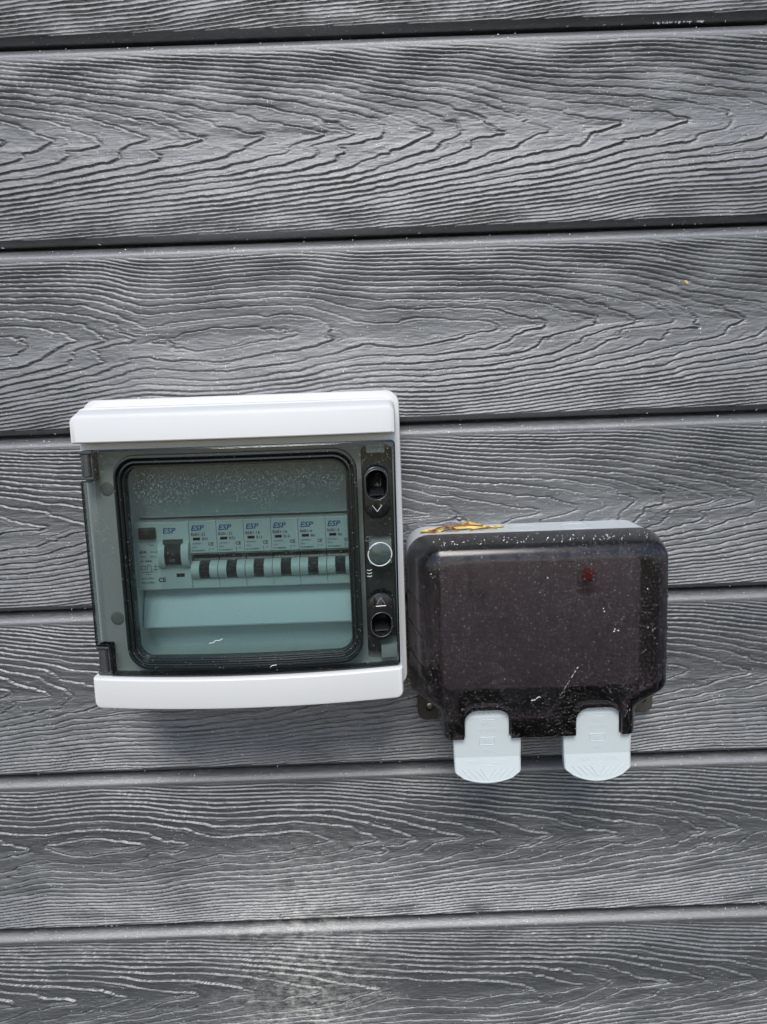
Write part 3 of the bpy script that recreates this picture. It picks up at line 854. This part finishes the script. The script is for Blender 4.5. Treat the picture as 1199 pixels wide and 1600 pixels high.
def catch(xc, w_tab, w_low, ztop, zsh, zlow, zbot):
    ht, hl = w_tab / 2, w_low / 2
    n_ = 14
    arc = []
    for k in range(1, n_):
        u = 1 - 2 * k / n_
        arc.append((xc + (hl - 3.5) * u, zbot + (zlow - 3.0 - zbot) * (abs(u) ** 2.0), 0))
    o_ = rp([(xc - ht, zsh, 0.6), (xc - ht, ztop, 8), (xc - ht * 0.45, ztop + 1.4, 6), (xc + ht * 0.45, ztop + 1.4, 6), (xc + ht, ztop, 8), (xc + ht, zsh, 0.6), (xc + hl, zsh, 1.4), (xc + hl - 0.6, zlow, 3)]
            + arc + [(xc - hl + 0.6, zlow, 3), (xc - hl, zsh, 1.4)], 6)
    o_ = list(reversed(o_))
    bm_ = MB()
    bm_.loft([(o_, 70.6), (o_, 75.2), (inset(o_, 0.25), 75.9), (inset(o_, 0.8), 76.2), (inset(o_, 1.1), 75.8)], False, False)
    bm_.holed(inset(o_, 1.1), [], 75.8)
    bm_.holed(o_, [], 70.6)
    bmesh.ops.remove_doubles(bm_.bm, verts=bm_.bm.verts[:], dist=1e-6)
    def tilt(m_):
        for v in m_.bm.verts:
            z = v.co.z * 1000
            if z < -240:
                v.co.y -= (-240 - z) * 0.20 / 1000
            if z > -212:
                v.co.y += (z + 212) * 0.30 / 1000
    bmesh.ops.triangulate(bm_.bm, faces=[f for f in bm_.bm.faces if len(f.verts) > 4])
    for zz in (-212, -226, -240):
        bmesh.ops.bisect_plane(bm_.bm, geom=bm_.bm.verts[:] + bm_.bm.edges[:] + bm_.bm.faces[:], dist=1e-6, plane_co=(0, 0, zz / 1000), plane_no=(0, 0, 1))
    tilt(bm_)
    co = bm_.build('catch', 'catch', soc, None, 6)
    t_ = MB()
    t_.text('PULL', xc, -217.6, 75.75, 3.0, 0.22, align='CENTER', bold=0.05)
    t_.text('TO OPEN', xc, -221.8, 75.75, 2.9, 0.22, align='CENTER', bold=0.05)
    t_.text('BG', xc, -230.2, 75.75, 3.6, 0.22, align='CENTER', bold=0.08, sx=1.15)
    t_.text('IP66', xc, -236.4, 75.75, 3.0, 0.22, align='CENTER', bold=0.05)
    t_.text('PRESS TO CLOSE', xc, -244.2, 75.75, 3.2, 0.22, align='CENTER', bold=0.05, sx=1.12)
    for a0, b0, a1, b1 in ((-5, -226.2, 5, -226.2), (-5, -231.4, 5, -231.4), (-5, -226.2, -5, -231.4), (5, -226.2, 5, -231.4), (-5, -214, 5, -214), (-4, -246, 4, -246)):
        t_.tube([(xc + a0, b0, 75.8), (xc + a1, b1, 75.8)], 0.26, 4)
    for s_ in (-1, 1):
        for k in range(4):
            x_ = 2.5 + k * 4.2
            t_.tube([(xc + s_ * (x_ + 2.6), -247.4, 75.8), (xc + s_ * max(x_ - 4.2, 0.2), -254.6 + 0.04 * x_, 75.8)], 0.34, 4)
        for k in range(3):
            t_.tube([(xc + s_ * (5 + k * 3.0), -213.4, 75.8), (xc + s_ * (1 + k * 3.0), -208.6, 75.8)], 0.26, 4)
    tilt(t_)
    t_.build('moulded_lettering', 'catch', co, smooth=False)
catch(63.8, 29.6, 45.4, -206.3, -226.0, -250.0, -257.2)
catch(137.3, 29.2, 45.6, -206.9, -226.4, -249.8, -258.2)

# ------------------------------------------------------------------ dried leaf lying on the socket's top
random.seed(3)
nu, nv = 46, 9
gv = []
lm = MB()
for i in range(nu):
    u = i / (nu - 1)
    x = 25.5 + 60 * u
    wdt = (0.9 + 3.2 * math.sin(math.pi * min(1, u * 1.08)) ** 0.7) * (1 - 0.35 * max(0, u - 0.75) / 0.25)
    z0 = -94.6 + 2.0 * math.exp(-((u - 0.40) / 0.20) ** 2) + 1.2 * math.exp(-((u - 0.68) / 0.16) ** 2) + 0.5 * math.sin(u * 23) * math.sin(math.pi * u)
    dc = 15 + 9 * (1 - u) + 1.5 * math.sin(u * 9)
    row = []
    for j in range(nv):
        w_ = j / (nv - 1) * 2 - 1
        curl = (1.1 * math.sin(u * 11 + 1) + 1.0) * w_ * w_ * math.sin(math.pi * u) * (1 if w_ < 0 else -0.8)
        z = z0 + curl + 0.45 * math.sin(u * 31 + w_ * 4)
        row.append(lm.v(x + 0.6 * math.sin(w_ * 5 + u * 17), max(z, -94.7), dc + w_ * wdt + 0.7 * math.sin(u * 27 + w_)))
    gv.append(row)
for i in range(nu - 1):
    for j in range(nv - 1):
        lm.face((gv[i][j], gv[i + 1][j], gv[i + 1][j + 1], gv[i][j + 1]))
leaf_root = empty('dried_leaf', 55, -94.8, 18, 'curled yellow and brown dried leaf lying on top of the grey socket box', 'leaf')
lf = lm.build('blade', 'leaf', leaf_root, angle=80)
sol = lf.modifiers.new('thickness', 'SOLIDIFY'); sol.thickness = 0.0003
st = MB(); st.tube([(25.8, -94.3, 24.2), (31, -93.6, 22.6), (40, -92.4, 21), (52, -92.0, 19), (64, -92.6, 17.5), (76, -93.8, 16), (85, -94.3, 15)], 0.45, 6)
st.build('midrib', 'leaf', leaf_root)
for pts_, r_ in (([(33, -94, 27), (38, -91.8, 26.5), (43, -91.0, 26), (48, -92.2, 26.5), (52, -93.9, 27)], 0.55), ([(44, -92.6, 29), (50, -90.6, 28), (57, -90.2, 27), (64, -91.0, 26), (70, -92.0, 24)], 0.6), ([(60, -94.2, 30), (66, -93.2, 28), (74, -93.0, 25), (80, -94.2, 23)], 0.4), ([(26, -94.4, 27), (31, -94.2, 29), (36, -94.3, 30.5)], 0.5)):
    sh = MB(); sh.tube(pts_, r_, 6); sh.build('curled_edge', 'leaf_brown', leaf_root)

# ------------------------------------------------------------------ crumb, lint, dust specks
def blob(bm_, x, z, d, r, sx=1, sz=1):
    mt = Matrix.Translation((x / 1000, -d / 1000, z / 1000)) @ Matrix.Rotation(random.uniform(0, 3), 4, 'Y') @ Matrix.Diagonal((r * sx / 1000, r * 0.5 / 1000, r * sz / 1000, 1))
    res = bmesh.ops.create_icosphere(bm_, subdivisions=1, radius=1, matrix=mt)
    for v in res['verts']:
        v.co += Vector((random.uniform(-1, 1), random.uniform(-1, 1) * 0.3, random.uniform(-1, 1))) * r * 0.25 / 1000
cr = MB(); blob(cr.bm, 219.4, 73.5, 0.3, 1.5, 1.2, 0.8)
o = cr.build('crumb', 'crumb'); tagthing(o, 'tiny yellow crumb stuck to the third board from the top, right side', 'crumb')
def lint(pts, r, label):
    P = []
    for i in range(len(pts) - 1):
        for k in range(4):
            t = k / 4
            P.append(tuple(a + (b - a) * t + (random.uniform(-0.15, 0.15) if q < 2 else 0) for q, (a, b) in enumerate(zip(pts[i], pts[i + 1]))))
    P.append(pts[-1])
    o = MB().tube(P, r, 5).build('lint_thread', 'lint'); tagthing(o, label, 'lint', 'white lint threads')
def on_pane(x): return 79.1 + bow(x, 79)
def on_ring(x, d): return d + bow(x, d)
lint([(-114, -151, on_pane(-114)), (-111.5, -150.6, on_pane(-111)), (-110, -149.2, on_pane(-110)), (-107.5, -149.4, on_pane(-107)), (-105.5, -148, on_pane(-105))], 0.22, 'S-shaped white lint thread low on the clear window pane')
lint([(-74.5, -164.6, on_ring(-74, 87.5)), (-73, -163.8, on_ring(-73, 87.5)), (-70.4, -163.3, on_ring(-70, 87.5))], 0.22, 'short white lint thread on the dark window surround, below the pane')
lint([(96, -198.4, 80.5), (97.4, -197.0, 80.5), (98.6, -197.6, 80.5)], 0.26, 'small white lint thread on the black socket lid, between the catches')
lint([(92.4, -199.6, 80.5), (95.4, -199.0, 80.5)], 0.26, 'white lint scrap on the black socket lid, left of the other thread')

def stuff(bm_, name, material, label, cat, parent=None):
    me = bpy.data.meshes.new(name); bm_.to_mesh(me); bm_.free()
    me.materials.append(MAT[material])
    o = bpy.data.objects.new(name, me); COL.objects.link(o)
    o['kind'] = 'stuff'
    if parent is not None:
        o.parent = parent; me.transform(Matrix.Translation(-Vector(parent.location)))
    else:
        o['label'] = label; o['category'] = cat
    return o
random.seed(11)
sb = bmesh.new()
for k in range(7):
    zb = EDGE0 - PERIOD * k
    for _ in range(30):                                # caught on the smooth top round of each board
        t = random.random()
        blob(sb, random.uniform(-330, 300), zb - PERIOD * 0 + FACE + 1 + t * 5.5, -0.3 - 5.0 * t * t, random.uniform(0.14, 0.42) * (1.6 if random.random() < 0.08 else 1), random.uniform(0.8, 2.0))
    for _ in range(26):
        blob(sb, random.uniform(-330, 300), zb + random.uniform(0, FACE), 0.15, random.uniform(0.12, 0.3), random.uniform(0.7, 1.8))
    for _ in range(14):                                # fluff under the lip
        blob(sb, random.uniform(-330, 300), zb - 3.6, -4.9, random.uniform(0.3, 0.7), random.uniform(1.0, 3.0), 0.5)
for _ in range(26):
    blob(sb, random.gauss(215, 9), EDGE0 - 3.5, -4.6, random.uniform(0.4, 0.9), random.uniform(1, 2.5), 0.6)
stuff(sb, 'dust_specks', 'lint', 'fine white dust specks scattered over the grey boards', 'dust', wall)
sb = bmesh.new()
for _ in range(300):
    x, z = random.uniform(28, 176), random.uniform(-222, -103)
    if z < -195 and not 42 < x < 154: continue
    if z < -203 and (46 < x < 81 or 120 < x < 154): continue
    dd = 80.2 if (35 < x < 171 and -187 < z < -108) else 79.7
    blob(sb, x, z, dd, random.uniform(0.09, 0.2) * (1.9 if random.random() < 0.06 else 1), random.uniform(0.6, 2.4))
for _ in range(120):                                   # dust lying along the lid's upper face
    blob(sb, random.uniform(32, 176), -95.0 - random.random() * 0.5, random.uniform(45, 74), random.uniform(0.15, 0.4), random.uniform(1, 3.5), 0.6)
for i in range(24):                                    # broken diagonal scratch of dust
    t = i / 23 + random.uniform(-0.02, 0.02)
    if random.random() < 0.8:
        blob(sb, 123 - 12 * t, -178 - 20 * t, 80.25, random.uniform(0.15, 0.34) * (1.3 - t), 0.8, 2.0)
for x, z in ((103.6, -117.5), (139.5, -139), (140, -141), (147, -153), (149, -154), (146.5, -154.5)):
    blob(sb, x, z, 80.3, random.uniform(0.35, 0.6), 1.2)
stuff(sb, 'dust_specks', 'lint', None, None, soc)
